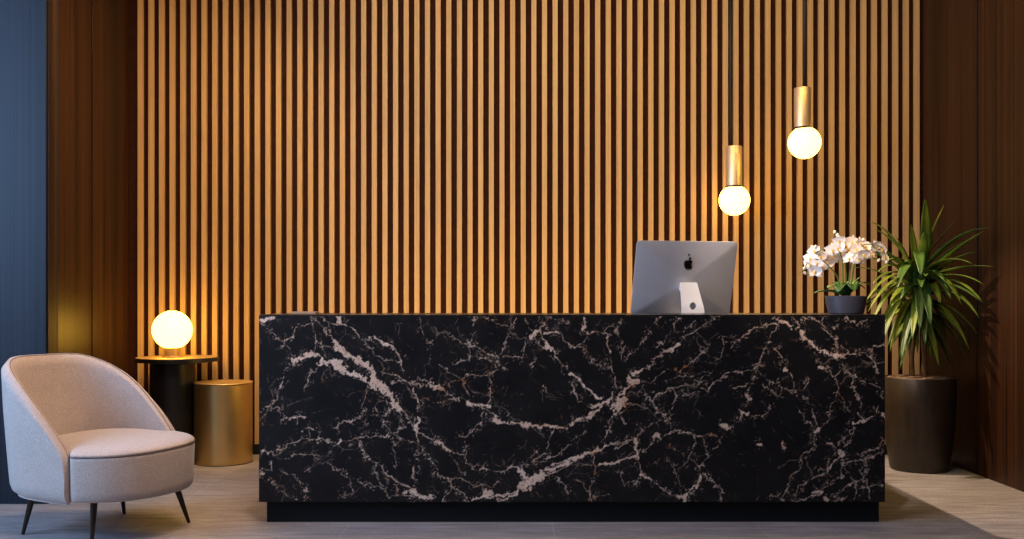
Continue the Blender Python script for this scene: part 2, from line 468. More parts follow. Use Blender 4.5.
# ---------------------------------------------------------------- reception desk
DX0, DX1, DY, DZ0, DZ1 = -1.3177, 1.9427, 5.0, 0.116, 1.0925
TO = [(255, 308), (255, 405), (410, 308), (410, 405), (570, 308), (570, 405), (730, 308), (730, 405)]
V = [
    # tile, half width, points (read off the stone)
    (0, 9, [(22, 60), (50, 75), (85, 55), (105, 50)]), (0, 3, [(50, 75), (75, 125), (125, 170), (150, 190), (190, 235), (215, 280)]),
    (0, 5, [(150, 185), (180, 165), (212, 155)]), (0, 3, [(212, 150), (218, 110), (250, 92), (290, 95)]),
    (0, 11, [(205, 285), (245, 280), (285, 250), (325, 255)]), (0, 3, [(325, 255), (370, 285)]),
    (0, 22, [(370, 290), (425, 300), (470, 330)]), (0, 13, [(425, 185), (465, 230), (510, 260), (555, 285)]),
    (0, 15, [(540, 270), (590, 300), (630, 350)]), (0, 22, [(620, 340), (640, 390), (690, 430), (735, 455)]), (0, 20, [(720, 440), (735, 490), (745, 530)]),
    (0, 9, [(480, 340), (540, 360), (590, 385), (640, 420)]), (0, 3, [(310, 245), (320, 180), (318, 110), (300, 45)]),
    (0, 3, [(320, 180), (370, 210), (420, 220)]), (0, 3, [(300, 45), (345, 85), (370, 130)]), (0, 4, [(355, 42), (395, 80), (400, 130), (420, 170)]),
    (0, 11, [(455, 45), (458, 82)]), (0, 4, [(395, 70), (430, 85), (480, 95), (530, 115), (560, 160), (600, 185), (635, 250)]),
    (0, 4, [(570, 165), (625, 170)]), (0, 6, [(640, 155), (680, 185), (720, 200), (750, 215)]), (0, 4, [(750, 215), (785, 270), (795, 360)]),
    (0, 4, [(635, 255), (680, 270), (700, 285), (790, 290)]), (0, 4, [(690, 355), (760, 360), (800, 385), (850, 420)]),
    (0, 3, [(160, 330), (155, 385), (128, 440), (120, 480), (100, 515), (65, 537)]), (0, 5, [(135, 405), (125, 455)]), (0, 2.5, [(205, 290), (170, 335)]),
    (0, 3, [(345, 325), (300, 355), (285, 400), (270, 430)]), (0, 3, [(610, 420), (595, 470), (580, 530)]), (0, 3, [(640, 530), (690, 500)]),
    (0, 2.5, [(770, 380), (860, 470)]), (0, 3, [(800, 390), (740, 400)]),
    (1, 3, [(22, 90), (60, 40), (90, 5), (130, 20), (145, 50)]), (1, 5, [(160, 72), (230, 72), (275, 62)]), (1, 4, [(222, 75), (225, 105)]),
    (1, 4, [(265, 130), (290, 120), (330, 130)]), (1, 4, [(280, 100), (290, 170)]), (1, 4, [(440, 130), (455, 100), (520, 78)]),
    (1, 3, [(520, 85), (580, 55), (690, 45), (740, 35)]), (1, 4, [(22, 245), (60, 262), (100, 243), (155, 240), (180, 210), (235, 190), (340, 185)]),
    (1, 3, [(340, 185), (430, 200)]), (1, 7, [(430, 215), (455, 190)]), (1, 4, [(455, 190), (520, 195), (600, 165), (680, 175), (760, 155), (800, 115), (790, 70), (770, 30)]),
    (1, 4, [(545, 190), (575, 245), (610, 285)]), (1, 4, [(640, 305), (690, 325), (715, 375), (760, 405)]), (1, 4, [(650, 310), (650, 370), (690, 440)]),
    (1, 3, [(600, 275), (650, 310)]), (1, 5, [(730, 385), (800, 430), (860, 470)]), (1, 6, [(800, 480), (860, 460)]), (1, 4, [(725, 505), (770, 490), (860, 500)]),
    (1, 3, [(540, 405), (620, 430), (680, 450), (730, 505)]), (1, 3, [(760, 490), (765, 420)]), (1, 2.5, [(450, 350), (520, 400), (525, 490)]),
    (1, 2.5, [(350, 285), (450, 345)]), (1, 3, [(165, 290), (260, 270)]), (1, 2.5, [(260, 270), (390, 275), (430, 225)]), (1, 2.5, [(350, 290), (270, 360)]),
    (1, 3, [(130, 345), (165, 375), (215, 380), (240, 435)]), (1, 4, [(270, 440), (270, 515)]), (1, 2.5, [(75, 410), (120, 460), (220, 500)]),
    (1, 4, [(22, 350), (90, 350), (90, 290)]), (1, 4, [(22, 385), (45, 370)]), (1, 3, [(660, 50), (700, 100), (740, 155), (800, 190), (860, 210)]),
    (1, 3, [(640, 10), (655, 40)]), (1, 2.5, [(590, 10), (600, 60), (590, 150)]), (1, 3, [(470, 495), (490, 465)]), (1, 2.5, [(745, 180), (760, 330)]), (1, 3, [(860, 330), (848, 430)]),
    (1, 12, [(745, 5), (765, 30)]), (1, 4, [(765, 10), (810, 55), (860, 120)]),
    (2, 3, [(50, 50), (55, 110), (80, 150)]), (2, 5, [(85, 155), (100, 190)]), (2, 3, [(345, 45), (345, 120), (325, 200), (315, 290)]), (2, 2.5, [(190, 125), (240, 160), (325, 210)]),
    (2, 3, [(295, 190), (370, 210), (410, 240), (480, 265)]), (2, 4, [(375, 270), (440, 270), (480, 265)]), (2, 5, [(480, 270), (540, 260)]), (2, 3, [(540, 260), (605, 270), (615, 205)]),
    (2, 3, [(575, 55), (545, 140), (505, 210), (470, 290), (460, 340)]), (2, 3, [(460, 340), (430, 360), (440, 460), (410, 530)]), (2, 3, [(460, 340), (530, 300)]),
    (2, 3, [(220, 300), (310, 280)]), (2, 3, [(280, 385), (310, 350), (380, 370), (450, 345)]), (2, 3, [(160, 300), (230, 360), (280, 390), (320, 480)]), (2, 2.5, [(170, 420), (280, 385)]),
    (2, 5, [(0, 400), (60, 420), (110, 415)]), (2, 11, [(110, 410), (180, 440)]), (2, 4, [(30, 370), (110, 410)]), (2, 4, [(180, 440), (240, 480), (310, 510)]), (2, 6, [(310, 510), (370, 522), (430, 530)]),
    (2, 3, [(0, 480), (40, 490), (100, 490), (180, 525)]), (2, 5, [(20, 430), (50, 520)]), (2, 8, [(645, 165), (690, 120)]), (2, 3, [(610, 55), (665, 125)]), (2, 4, [(690, 110), (755, 45)]),
    (2, 3, [(680, 40), (740, 105)]), (2, 6, [(730, 125), (800, 130)]), (2, 5, [(690, 115), (740, 190)]), (2, 9, [(740, 190), (770, 245)]), (2, 5, [(770, 245), (820, 300), (860, 350)]),
    (2, 3, [(640, 150), (700, 190), (735, 215)]), (2, 3, [(665, 310), (680, 260)]), (2, 3, [(780, 55), (860, 90)]), (2, 3, [(800, 140), (860, 195)]), (2, 3, [(725, 420), (750, 470)]), (2, 2.5, [(390, 50), (460, 75), (545, 110)]),
    (3, 4, [(40, 10), (50, 40)]), (3, 6, [(40, 70), (40, 140)]), (3, 4, [(40, 140), (40, 220), (20, 370), (15, 430)]), (3, 4, [(45, 140), (110, 175), (150, 195)]), (3, 7, [(150, 190), (200, 230), (240, 255)]),
    (3, 4, [(240, 255), (290, 270), (300, 310), (370, 345)]), (3, 5, [(380, 345), (430, 352), (490, 355)]), (3, 5, [(490, 355), (550, 335), (640, 325)]), (3, 3, [(0, 200), (50, 220), (100, 270), (120, 320)]),
    (3, 5, [(120, 310), (160, 370), (210, 410)]), (3, 5, [(210, 410), (230, 450)]), (3, 4, [(230, 450), (170, 520)]), (3, 3, [(215, 405), (270, 400), (310, 420), (370, 435), (450, 440)]), (3, 4, [(240, 450), (270, 470), (320, 515)]),
    (3, 12, [(0, 470), (60, 490), (120, 500)]), (3, 14, [(410, 480), (440, 470)]), (3, 6, [(340, 510), (400, 495), (500, 490), (570, 470)]), (3, 24, [(600, 440), (650, 410), (700, 375)]), (3, 12, [(590, 350), (620, 400), (650, 450)]),
    (3, 6, [(590, 420), (570, 490), (480, 510)]), (3, 8, [(740, 350), (800, 330), (860, 310)]), (3, 5, [(740, 370), (800, 355), (860, 320)]), (3, 5, [(730, 340), (770, 310), (860, 300)]),
    (3, 4, [(780, 390), (830, 430), (860, 470)]), (3, 4, [(370, 5), (440, 40), (460, 70)]), (3, 10, [(455, 70), (475, 90)]), (3, 6, [(475, 95), (560, 95), (620, 110)]), (3, 9, [(600, 105), (700, 115), (780, 115), (840, 122)]),
    (3, 3, [(780, 140), (740, 210), (720, 260), (660, 310)]), (3, 3, [(400, 40), (370, 100), (320, 165)]), (3, 4, [(330, 130), (310, 170), (270, 170)]), (3, 2.5, [(500, 20), (550, 80)]), (3, 2.5, [(300, 200), (300, 270)]),
    (3, 2.5, [(860, 215), (760, 280), (690, 320)]), (3, 2.5, [(240, 300), (290, 380)]), (3, 3, [(450, 445), (480, 420)]), (3, 2.5, [(700, 230), (650, 290)]),
    (4, 8, [(78, 50), (80, 100)]), (4, 4, [(80, 100), (85, 135), (110, 130), (155, 130)]), (4, 4, [(155, 130), (200, 150), (215, 210), (215, 240)]), (4, 3, [(215, 240), (220, 320), (240, 390), (260, 450)]),
    (4, 3, [(180, 120), (230, 95), (280, 65)]), (4, 5, [(0, 200), (70, 205)]), (4, 3, [(70, 190), (85, 240), (130, 290), (220, 330)]), (4, 3, [(85, 130), (75, 190)]), (4, 3, [(230, 100), (260, 160), (285, 270)]),
    (4, 3, [(300, 270), (370, 215), (400, 150), (430, 110)]), (4, 3, [(460, 75), (490, 45)]), (4, 3, [(460, 220), (510, 185), (535, 140)]), (4, 3, [(580, 50), (560, 120)]),
    (4, 5, [(370, 350), (430, 310), (480, 255), (545, 225)]), (4, 9, [(545, 225), (575, 195)]), (4, 4, [(575, 190), (640, 145), (690, 105), (760, 65), (810, 38)]), (4, 24, [(335, 395), (350, 400)]), (4, 9, [(345, 360), (370, 350)]),
    (4, 7, [(310, 415), (270, 480)]), (4, 24, [(250, 525), (285, 490)]), (4, 7, [(120, 535), (190, 505), (240, 460)]), (4, 6, [(0, 350), (40, 385), (80, 420), (160, 490)]), (4, 4, [(0, 415), (50, 500)]),
    (4, 3, [(310, 465), (360, 455), (390, 430)]), (4, 3, [(310, 515), (380, 535)]), (4, 3, [(390, 430), (440, 500), (470, 537)]), (4, 3, [(380, 410), (440, 390), (520, 340)]), (4, 4, [(440, 510), (480, 460), (550, 420)]),
    (4, 3, [(540, 430), (620, 420), (680, 425), (700, 390), (745, 340)]), (4, 4, [(530, 390), (580, 370), (660, 370)]), (4, 3, [(570, 340), (660, 290), (740, 215)]), (4, 3, [(740, 310), (800, 270), (830, 200), (825, 160)]),
    (4, 4, [(550, 420), (570, 480), (555, 520)]), (4, 5, [(705, 425), (740, 450), (800, 380), (860, 340)]), (4, 3, [(600, 470), (700, 450)]), (4, 3, [(620, 120), (680, 70)]),
    (5, 7, [(0, 105), (60, 80), (130, 40), (170, 5)]), (5, 4, [(60, 95), (130, 50)]), (5, 26, [(258, 0), (258, 12)]), (5, 4, [(250, 40), (210, 85), (210, 150), (180, 215)]), (5, 9, [(0, 290), (60, 270), (140, 250), (185, 220)]),
    (5, 5, [(0, 320), (60, 275)]), (5, 4, [(0, 325), (90, 320), (160, 325), (230, 310)]), (5, 6, [(160, 322), (240, 310), (300, 290), (360, 275)]), (5, 4, [(190, 225), (240, 210), (330, 190), (360, 180)]), (5, 4, [(140, 260), (135, 340), (110, 420), (110, 520)]),
    (5, 6, [(350, 185), (360, 250), (365, 290)]), (5, 3, [(360, 180), (380, 140), (440, 95), (520, 50)]), (5, 4, [(350, 290), (375, 340), (390, 380)]), (5, 6, [(380, 380), (430, 400)]), (5, 3, [(430, 400), (500, 445), (560, 480), (600, 495)]),
    (5, 10, [(455, 165), (480, 175)]), (5, 5, [(480, 170), (540, 150), (575, 135)]), (5, 5, [(575, 135), (620, 155), (675, 165)]), (5, 4, [(675, 165), (670, 220), (645, 280)]), (5, 3, [(645, 280), (610, 320), (575, 365), (590, 430)]),
    (5, 3, [(645, 280), (695, 320)]), (5, 4, [(400, 245), (450, 200), (460, 175)]), (5, 3, [(455, 5), (510, 60), (560, 130)]), (5, 3, [(340, 0), (420, 25)]), (5, 3, [(550, 5), (530, 70)]), (5, 4, [(675, 165), (790, 165)]),
    (5, 4, [(720, 180), (740, 280), (695, 325), (700, 370)]), (5, 9, [(705, 375), (712, 400)]), (5, 7, [(705, 400), (690, 440), (635, 460), (620, 510)]), (5, 4, [(720, 370), (750, 395), (735, 405)]), (5, 3, [(750, 395), (810, 450), (810, 515)]),
    (5, 7, [(580, 495), (620, 500)]), (5, 3, [(260, 35), (300, 95)]), (5, 3, [(360, 100), (380, 140)]), (5, 14, [(830, 110), (845, 120)]), (5, 4, [(820, 160), (800, 215), (770, 240)]), (5, 4, [(240, 230), (330, 200)]), (5, 2.5, [(260, 340), (300, 430), (370, 410)]),
    (5, 3, [(420, 325), (480, 290)]), (5, 2.5, [(520, 290), (570, 360)]), (5, 2.5, [(540, 220), (590, 260)]), (5, 3, [(40, 400), (105, 465)]), (5, 2.5, [(130, 485), (220, 490)]), (5, 2.5, [(0, 190), (70, 150)]),
    (6, 9, [(275, 75), (335, 95)]), (6, 3, [(240, 45), (280, 80)]), (6, 4, [(335, 45), (380, 110)]), (6, 10, [(385, 140), (410, 165)]), (6, 8, [(420, 175), (460, 210)]), (6, 6, [(460, 215), (510, 240), (550, 262)]), (6, 14, [(572, 262), (595, 262)]),
    (6, 5, [(600, 255), (660, 245), (730, 240)]), (6, 4, [(730, 240), (760, 220), (830, 200)]), (6, 4, [(730, 240), (775, 290), (800, 350)]), (6, 4, [(435, 40), (490, 75), (530, 140), (575, 175), (578, 250)]), (6, 4, [(490, 105), (550, 160)]),
    (6, 3, [(375, 80), (430, 42)]), (6, 3, [(500, 45), (495, 75)]), (6, 4, [(590, 205), (640, 240)]), (6, 4, [(595, 280), (630, 345), (655, 375), (660, 430), (700, 530)]), (6, 4, [(600, 320), (570, 370), (585, 440), (545, 530)]),
    (6, 4, [(590, 450), (630, 535)]), (6, 3, [(640, 360), (720, 390), (820, 430)]), (6, 3, [(630, 45), (680, 100), (740, 65)]), (6, 3, [(270, 75), (215, 150), (210, 185), (180, 250), (160, 295)]), (6, 4, [(155, 295), (170, 290)]),
    (6, 3, [(160, 295), (130, 360), (100, 430), (95, 530)]), (6, 8, [(95, 470), (110, 490)]), (6, 3, [(10, 340), (130, 345)]), (6, 3, [(255, 215), (290, 290)]), (6, 7, [(298, 325), (303, 335)]), (6, 3, [(320, 345), (340, 400), (345, 460)]),
    (6, 7, [(485, 320), (500, 325)]), (6, 3, [(460, 240), (500, 310), (570, 370)]), (6, 3, [(185, 425), (230, 460), (295, 490)]), (6, 5, [(20, 430), (80, 420)]), (6, 5, [(400, 430), (420, 390)]), (6, 3, [(400, 480), (440, 530)]),
    (6, 4, [(65, 150), (130, 110), (250, 90)]), (6, 3, [(0, 215), (60, 160)]), (6, 3, [(520, 110), (600, 90)]), (6, 3, [(250, 400), (350, 460)]), (6, 4, [(790, 460), (830, 500)]), (6, 3, [(130, 330), (220, 400)]),
    (7, 9, [(65, 45), (95, 45)]), (7, 3, [(0, 120), (50, 75)]), (7, 3, [(110, 60), (165, 55), (220, 10)]), (7, 6, [(155, 210), (160, 215)]), (7, 6, [(280, 215), (290, 235)]), (7, 9, [(455, 145), (480, 125)]), (7, 3, [(370, 30), (420, 80), (460, 140)]),
    (7, 4, [(460, 165), (445, 230), (385, 290), (375, 335), (330, 390), (280, 515)]), (7, 4, [(475, 165), (520, 200), (570, 230)]), (7, 15, [(590, 250), (605, 280)]), (7, 4, [(580, 215), (610, 170), (650, 130)]), (7, 4, [(610, 225), (650, 180), (660, 110)]),
    (7, 9, [(665, 95), (720, 90)]), (7, 5, [(720, 85), (780, 50), (800, 10)]), (7, 5, [(600, 285), (550, 330), (480, 360)]), (7, 5, [(590, 290), (520, 365), (450, 390), (390, 430)]), (7, 4, [(610, 310), (600, 375), (540, 420), (480, 465)]),
    (7, 8, [(460, 470), (490, 475)]), (7, 5, [(490, 480), (400, 505), (340, 520)]), (7, 8, [(515, 495), (530, 505)]), (7, 4, [(620, 320), (660, 300), (730, 295), (790, 265), (830, 240)]), (7, 4, [(830, 205), (760, 245), (700, 280)]),
    (7, 4, [(735, 300), (735, 350), (710, 410)]), (7, 4, [(620, 330), (660, 400), (680, 450), (680, 515)]), (7, 4, [(560, 490), (620, 460), (660, 410)]), (7, 4, [(560, 520), (640, 500)]), (7, 4, [(690, 450), (760, 440), (830, 425)]),
    (7, 4, [(740, 400), (750, 500)]), (7, 3, [(440, 20), (475, 115)]), (7, 3, [(540, 10), (530, 90), (480, 130)]), (7, 3, [(620, 5), (650, 35)]), (7, 4, [(690, 40), (720, 80)]), (7, 3, [(220, 500), (270, 475)]), (7, 3, [(380, 430), (350, 510)]),
    (7, 3, [(520, 300), (530, 380), (480, 450)]), (7, 6, [(820, 40), (835, 70)]),
]


def vnoise(x, y, seed):
    """smooth value noise on numpy arrays, about -1..1"""
    xi, yi = np.floor(x).astype(int), np.floor(y).astype(int)
    fx, fy = x - xi, y - yi
    fx, fy = fx * fx * (3 - 2 * fx), fy * fy * (3 - 2 * fy)

    def h(a, b):
        q = np.sin(a * 127.1 + b * 311.7 + seed * 74.7) * 43758.5453
        return (q - np.floor(q)) * 2 - 1
    return ((h(xi, yi) * (1 - fx) + h(xi + 1, yi) * fx) * (1 - fy) +
            (h(xi, yi + 1) * (1 - fx) + h(xi + 1, yi + 1) * fx) * fy)


def desk_front(parent):
    nx, nz = 900, 270
    th = 0.03
    gx = np.linspace(DX0, DX1, nx + 1)
    gz = np.linspace(DZ0, DZ1 - 0.0085, nz + 1)
    X, Z = np.meshgrid(gx, gz)
    px = CX + X * F / DY
    py = HY + (CH - Z) * F / DY
    wx = px + 1.9 * vnoise(px / 7, py / 7, 1) + 1.1 * vnoise(px / 2.6, py / 2.6, 2) + 0.6 * vnoise(px / 1.2, py / 1.2, 21)
    wy = py + 1.9 * vnoise(px / 7, py / 7, 3) + 1.1 * vnoise(px / 2.6, py / 2.6, 4) + 0.6 * vnoise(px / 1.2, py / 1.2, 22)
    rag = 0.45 * vnoise(px / 5, py / 5, 5) + 0.55 * vnoise(px / 1.8, py / 1.8, 6)
    dens = np.clip(0.78 + 0.75 * vnoise(px / 5, py / 5, 8) + 0.45 * vnoise(px / 1.7, py / 1.7, 9), 0.05, 1)
    spk = np.clip((vnoise(px / 1.3, py / 1.3, 11) + 0.6 * vnoise(px / 4.5, py / 4.5, 12) - 0.62) * 3.5, 0, 1)
    mask = np.zeros_like(px)
    k = 5.3875
    for t, w, pts in V:
        ox, oy = TO[t]
        w = w / k
        q = [(ox + a / k, oy + b / k) for a, b in pts]
        lo = (min(a for a, b in q) - 12, min(b for a, b in q) - 12)
        hi = (max(a for a, b in q) + 12, max(b for a, b in q) + 12)
        c0, c1 = np.searchsorted(px[0], (lo[0], hi[0]))
        rr = np.where((py[:, 0] > lo[1]) & (py[:, 0] < hi[1]))[0]
        if len(rr) == 0 or c1 <= c0:
            continue
        sl_ = np.s_[rr[0]:rr[-1] + 1, c0:c1]
        ux, uy = wx[sl_], wy[sl_]
        d = np.full(ux.shape, 1e9)
        for (ax, ay), (bx, by) in zip(q, q[1:]):
            vx, vy = bx - ax, by - ay
            L = max(vx * vx + vy * vy, 1e-6)
            s = np.clip(((ux - ax) * vx + (uy - ay) * vy) / L, 0, 1)
            d = np.minimum(d, np.hypot(ux - ax - s * vx, uy - ay - s * vy))
        thin = w < 1.0
        if thin:
            ww = w * 0.52 * (1 + 0.6 * rag[sl_])
            a = np.clip((ww - d) / 0.5 + 0.5, 0, 1) * min(1.0, 0.50 + w * 0.55) * dens[sl_]
        else:
            ww = w * (0.95 + 1.1 * rag[sl_])
            a = np.clip((ww - d) / 0.5 + 0.5, 0, 1)
        crumbs = 0.75 * spk[sl_] * np.exp(-(d / (w * 1.1 + 3.0)) ** 2)
        mask[sl_] = np.maximum(mask[sl_], np.maximum(a, crumbs))
    verts = np.stack([X.ravel(), np.full(X.size, DY), Z.ravel()], 1) - np.array(parent.location)
    ii = np.arange(nx * nz)
    r, c = ii // nx, ii % nx
    v00 = r * (nx + 1) + c
    faces = np.stack([v00, v00 + 1, v00 + nx + 2, v00 + nx + 1], 1)
    n0 = len(verts)
    back = [(DX0, DY + th, DZ0), (DX1, DY + th, DZ0), (DX1, DY + th, DZ1 - 0.0085), (DX0, DY + th, DZ1 - 0.0085)]
    vb = [tuple(np.array(b) - np.array(parent.location)) for b in back]
    BL, BR, TL, TR = 0, nx, nz * (nx + 1), nz * (nx + 1) + nx
    bottom = list(range(0, nx + 1))
    top = list(range(TL, TR + 1))
    left = list(range(0, TL + 1, nx + 1))
    right = list(range(nx, TR + 1, nx + 1))
    fl = [tuple(f) for f in faces.tolist()]
    fl += [tuple([n0 + 1, n0] + bottom), tuple([n0 + 3, n0 + 2] + top[::-1]), tuple([n0 + 3] + left[::-1] + [n0])[::1], tuple([n0 + 2, n0 + 1] + right)]
    fl += [(n0, n0 + 1, n0 + 2, n0 + 3)[::-1]]
    me = bpy.data.meshes.new('front_panel')
    me.from_pydata([tuple(v) for v in verts.tolist()] + vb, [], fl)
    at = me.attributes.new('vein', 'FLOAT', 'POINT')
    at.data.foreach_set('value', np.concatenate([mask.ravel(), np.zeros(4)]).astype(np.float32))
    me.update()
    o = bpy.data.objects.new('front_panel', me)
    C.objects.link(o)
    me.materials.append(M['marble'])
    o.parent = parent
    return o


desk = thing('reception_desk', 'long black marble reception desk with pale branching veins on a black plinth', 'desk',
             ((DX0 + DX1) / 2, 5.35, 0))
desk_front(desk)
obj('counter_top', box(DX0, DX1, DY, 5.60, DZ1 - 0.0083, DZ1), 'marble_polished', desk, world=True, bevel=0.005)
obj('side_panel', box(DX0, DX0 + 0.03, DY + 0.0302, 6.22, DZ0, DZ1 - 0.0086), 'marble', desk, world=True, bevel=0.002)
obj('side_panel', box(DX1 - 0.03, DX1, DY + 0.0302, 6.22, DZ0, DZ1 - 0.0086), 'marble', desk, world=True, bevel=0.002)
obj('inner_panel', box(DX0 + 0.0302, DX1 - 0.0302, 5.45, 5.48, DZ0, DZ1 - 0.0086), 'dark_lac', desk, world=True)
obj('worktop', box(DX0 + 0.0302, DX1 - 0.0302, 5.4802, 6.22, 0.93, 0.96), 'dark_lac', desk, world=True, bevel=0.002)
obj('plinth', box(-1.2895, 1.9317 - 0.0005, 5.053, 6.14, 0, DZ0 - 0.0005), 'black', desk, world=True)


# ---------------------------------------------------------------- computer on the worktop behind the counter
def rrect(w, h, r, n=10):
    pts = []
    for cx, cz, a0 in ((w / 2 - r, h / 2 - r, 0), (-w / 2 + r, h / 2 - r, 90), (-w / 2 + r, -h / 2 + r, 180), (w / 2 - r, -h / 2 + r, 270)):
        for i in range(n + 1):
            a = math.radians(a0 + 90 * i / n)
            pts.append((cx + r * math.cos(a), cz + r * math.sin(a)))
    return pts


YM = 5.76
comp = thing('desktop_computer', 'silver all-in-one computer seen from behind on the black marble desk', 'computer',
             ((684.0 - CX) * YM / F, YM, 0.9603), math.radians(11))
W_, H_ = 0.632, 0.458
tilt = Matrix.Rotation(math.radians(16), 4, 'X')
bc = Vector((0.0, 0.0, 0.337))
out = rrect(W_, H_, 0.022)
rings = [[(x * 0.985, 0.006, z * 0.985) for x, z in out], [(x, 0.004, z) for x, z in out], [(x, -0.003, z) for x, z in out]]
for t in (0.97, 0.93, 0.87, 0.78, 0.66, 0.52, 0.36, 0.18, 0.05):
    dpt = 0.004 + 0.046 * (1 - t ** 2.2) ** 0.9
    q = (1 - t) ** 0.6
    rg = []
    for x, z in out:
        a = math.atan2(z / H_, x / W_)
        rg.append((t * (x * (1 - q) + 0.56 * W_ * math.cos(a) * q), -dpt, t * (z * (1 - q) + 0.56 * H_ * math.sin(a) * q)))
    rings.append(rg)
bm = loft(rings)
bmesh.ops.transform(bm, matrix=Matrix.Translation(bc) @ tilt, verts=bm.verts)
body = obj('monitor_body', bm, 'alu', comp, smooth=True, auto=50)
bm = loft([[(x * 0.965, 0.0062, z * 0.80 + 0.035) for x, z in out], [(x * 0.965, 0.0072, z * 0.80 + 0.035) for x, z in out]])
bmesh.ops.transform(bm, matrix=Matrix.Translation(bc) @ tilt, verts=bm.verts)
obj('screen', bm, 'gloss', body)


def flat_shape(polys, y0, y1):
    bm = bmesh.new()
    for pl in polys:
        a = [bm.verts.new((x, y0, z)) for x, z in pl]
        b = [bm.verts.new((x, y1, z)) for x, z in pl]
        bm.faces.new(a)
        bm.faces.new(b[::-1])
        n = len(pl)
        for i in range(n):
            bm.faces.new((a[i], b[i], b[(i + 1) % n], a[(i + 1) % n]))
    bmesh.ops.recalc_face_normals(bm, faces=bm.faces)
    return bm


# fruit mark: body with a bite on the right and a leaf above
fruit = [(0.0, 0.80), (-0.20, 0.88), (-0.45, 0.90), (-0.72, 0.78), (-0.90, 0.50), (-0.95, 0.10), (-0.88, -0.30), (-0.70, -0.68), (-0.45, -0.95),
         (-0.22, -0.96), (0.0, -0.88), (0.22, -0.96), (0.45, -0.95), (0.66, -0.72), (0.84, -0.38), (0.66, -0.24), (0.55, -0.02), (0.54, 0.22), (0.62, 0.45), (0.80, 0.62),
         (0.66, 0.80), (0.42, 0.90), (0.20, 0.87)]
leafm = [(0.02, 0.98), (0.04, 1.20), (0.20, 1.40), (0.42, 1.48), (0.40, 1.26), (0.25, 1.06)]
sc = 0.029
bm = flat_shape([[(x * sc - 0.0, z * sc + 0.097) for x, z in q] for q in (fruit, leafm)], -0.0505, -0.036)
bmesh.ops.transform(bm, matrix=Matrix.Translation(bc) @ tilt, verts=bm.verts)
lg = obj('logo', bm, 'gloss', body)
for (dx, dz, r) in ((0.0, 0.155, 0.004), (-0.108, -0.098, 0.006), (-0.170, -0.170, 0.005)):
    bm = flat_shape([[(dx + r * math.cos(a * PI / 6), dz + r * math.sin(a * PI / 6)) for a in range(12)]], -0.047 + (0.012 if dx else 0.0) + (0.012 if dx < -0.15 else 0), -0.02)
    bmesh.ops.transform(bm, matrix=Matrix.Translation(bc) @ tilt, verts=bm.verts)
    obj('port', bm, 'gloss', body)
# stand: slanted neck with a cable hole, and a foot
stz = [0.305, 0.0]
bm = bmesh.new()
# neck outline (x, z) with an oval hole
ol = [(-0.060, 0.306), (-0.056, 0.311), (0.040, 0.311), (0.045, 0.306), (0.078, 0.17), (0.106, 0.012), (-0.056, 0.012), (-0.057, 0.17)]
hole = [(0.012 + 0.021 * math.cos(a * PI / 10), 0.172 + 0.022 * math.sin(a * PI / 10)) for a in range(20)]


def ny(z):
    return -0.088 - 0.02 * (1 - z / 0.327) - 0.012 * math.sin(z / 0.327 * PI)


edges = []
for loop in (ol, hole):
    vs = [bm.verts.new((x, ny(z), z)) for x, z in loop]
    edges += [bm.edges.new((vs[i], vs[(i + 1) % len(vs)])) for i in range(len(vs))]
bmesh.ops.triangle_fill(bm, use_beauty=True, edges=edges)
bmesh.ops.recalc_face_normals(bm, faces=bm.faces)
nk = obj('stand_neck', bm, 'alu_stand', comp)
md = nk.modifiers.new('thick', 'SOLIDIFY')
md.thickness = 0.008
md.offset = 0
# hinge block between neck and body
obj('hinge', box(-0.045, 0.030, -0.086, -0.035, 0.262, 0.290), 'alu_stand', comp, bevel=0.006)
obj('stand_foot', box(-0.05, 0.115, -0.115, 0.10, 0.0, 0.011), 'alu_stand', comp, bevel=0.004)

tray = thing('tray', 'low brown wooden tray lying near the left end of the marble desktop', 'tray', ((305 - CX) * 5.3 / F, 5.3, DZ1 + 0.0003))
tw = 0.068
bm = box(-tw, tw, -0.05, 0.05, 0, 0.006)
obj('tray_base', bm, 'wood_tray', tray, bevel=0.002)
bm = bmesh.new()
add_box(bm, -tw, tw, -0.05, -0.044, 0.006, 0.012)
add_box(bm, -tw, tw, 0.044, 0.05, 0.006, 0.012)
add_box(bm, -tw, -tw + 0.006, -0.044, 0.044, 0.006, 0.012)
add_box(bm, tw - 0.006, tw, -0.044, 0.044, 0.006, 0.012)
obj('tray_rim', bm, 'wood_tray', tray)


# ---------------------------------------------------------------- pendant lamps
def sphere_profile(r, zc, n=28, a0=-90, a1=90):
    return [(max(0, r * math.cos(math.radians(a0 + (a1 - a0) * i / n))) if 0 < i < n or abs(a0) < 90 and abs(a1) < 90 or (i == n and a1 < 90) or (i == 0 and a0 > -90) else 0.0,
             zc + r * math.sin(math.radians(a0 + (a1 - a0) * i / n))) for i in range(n + 1)]


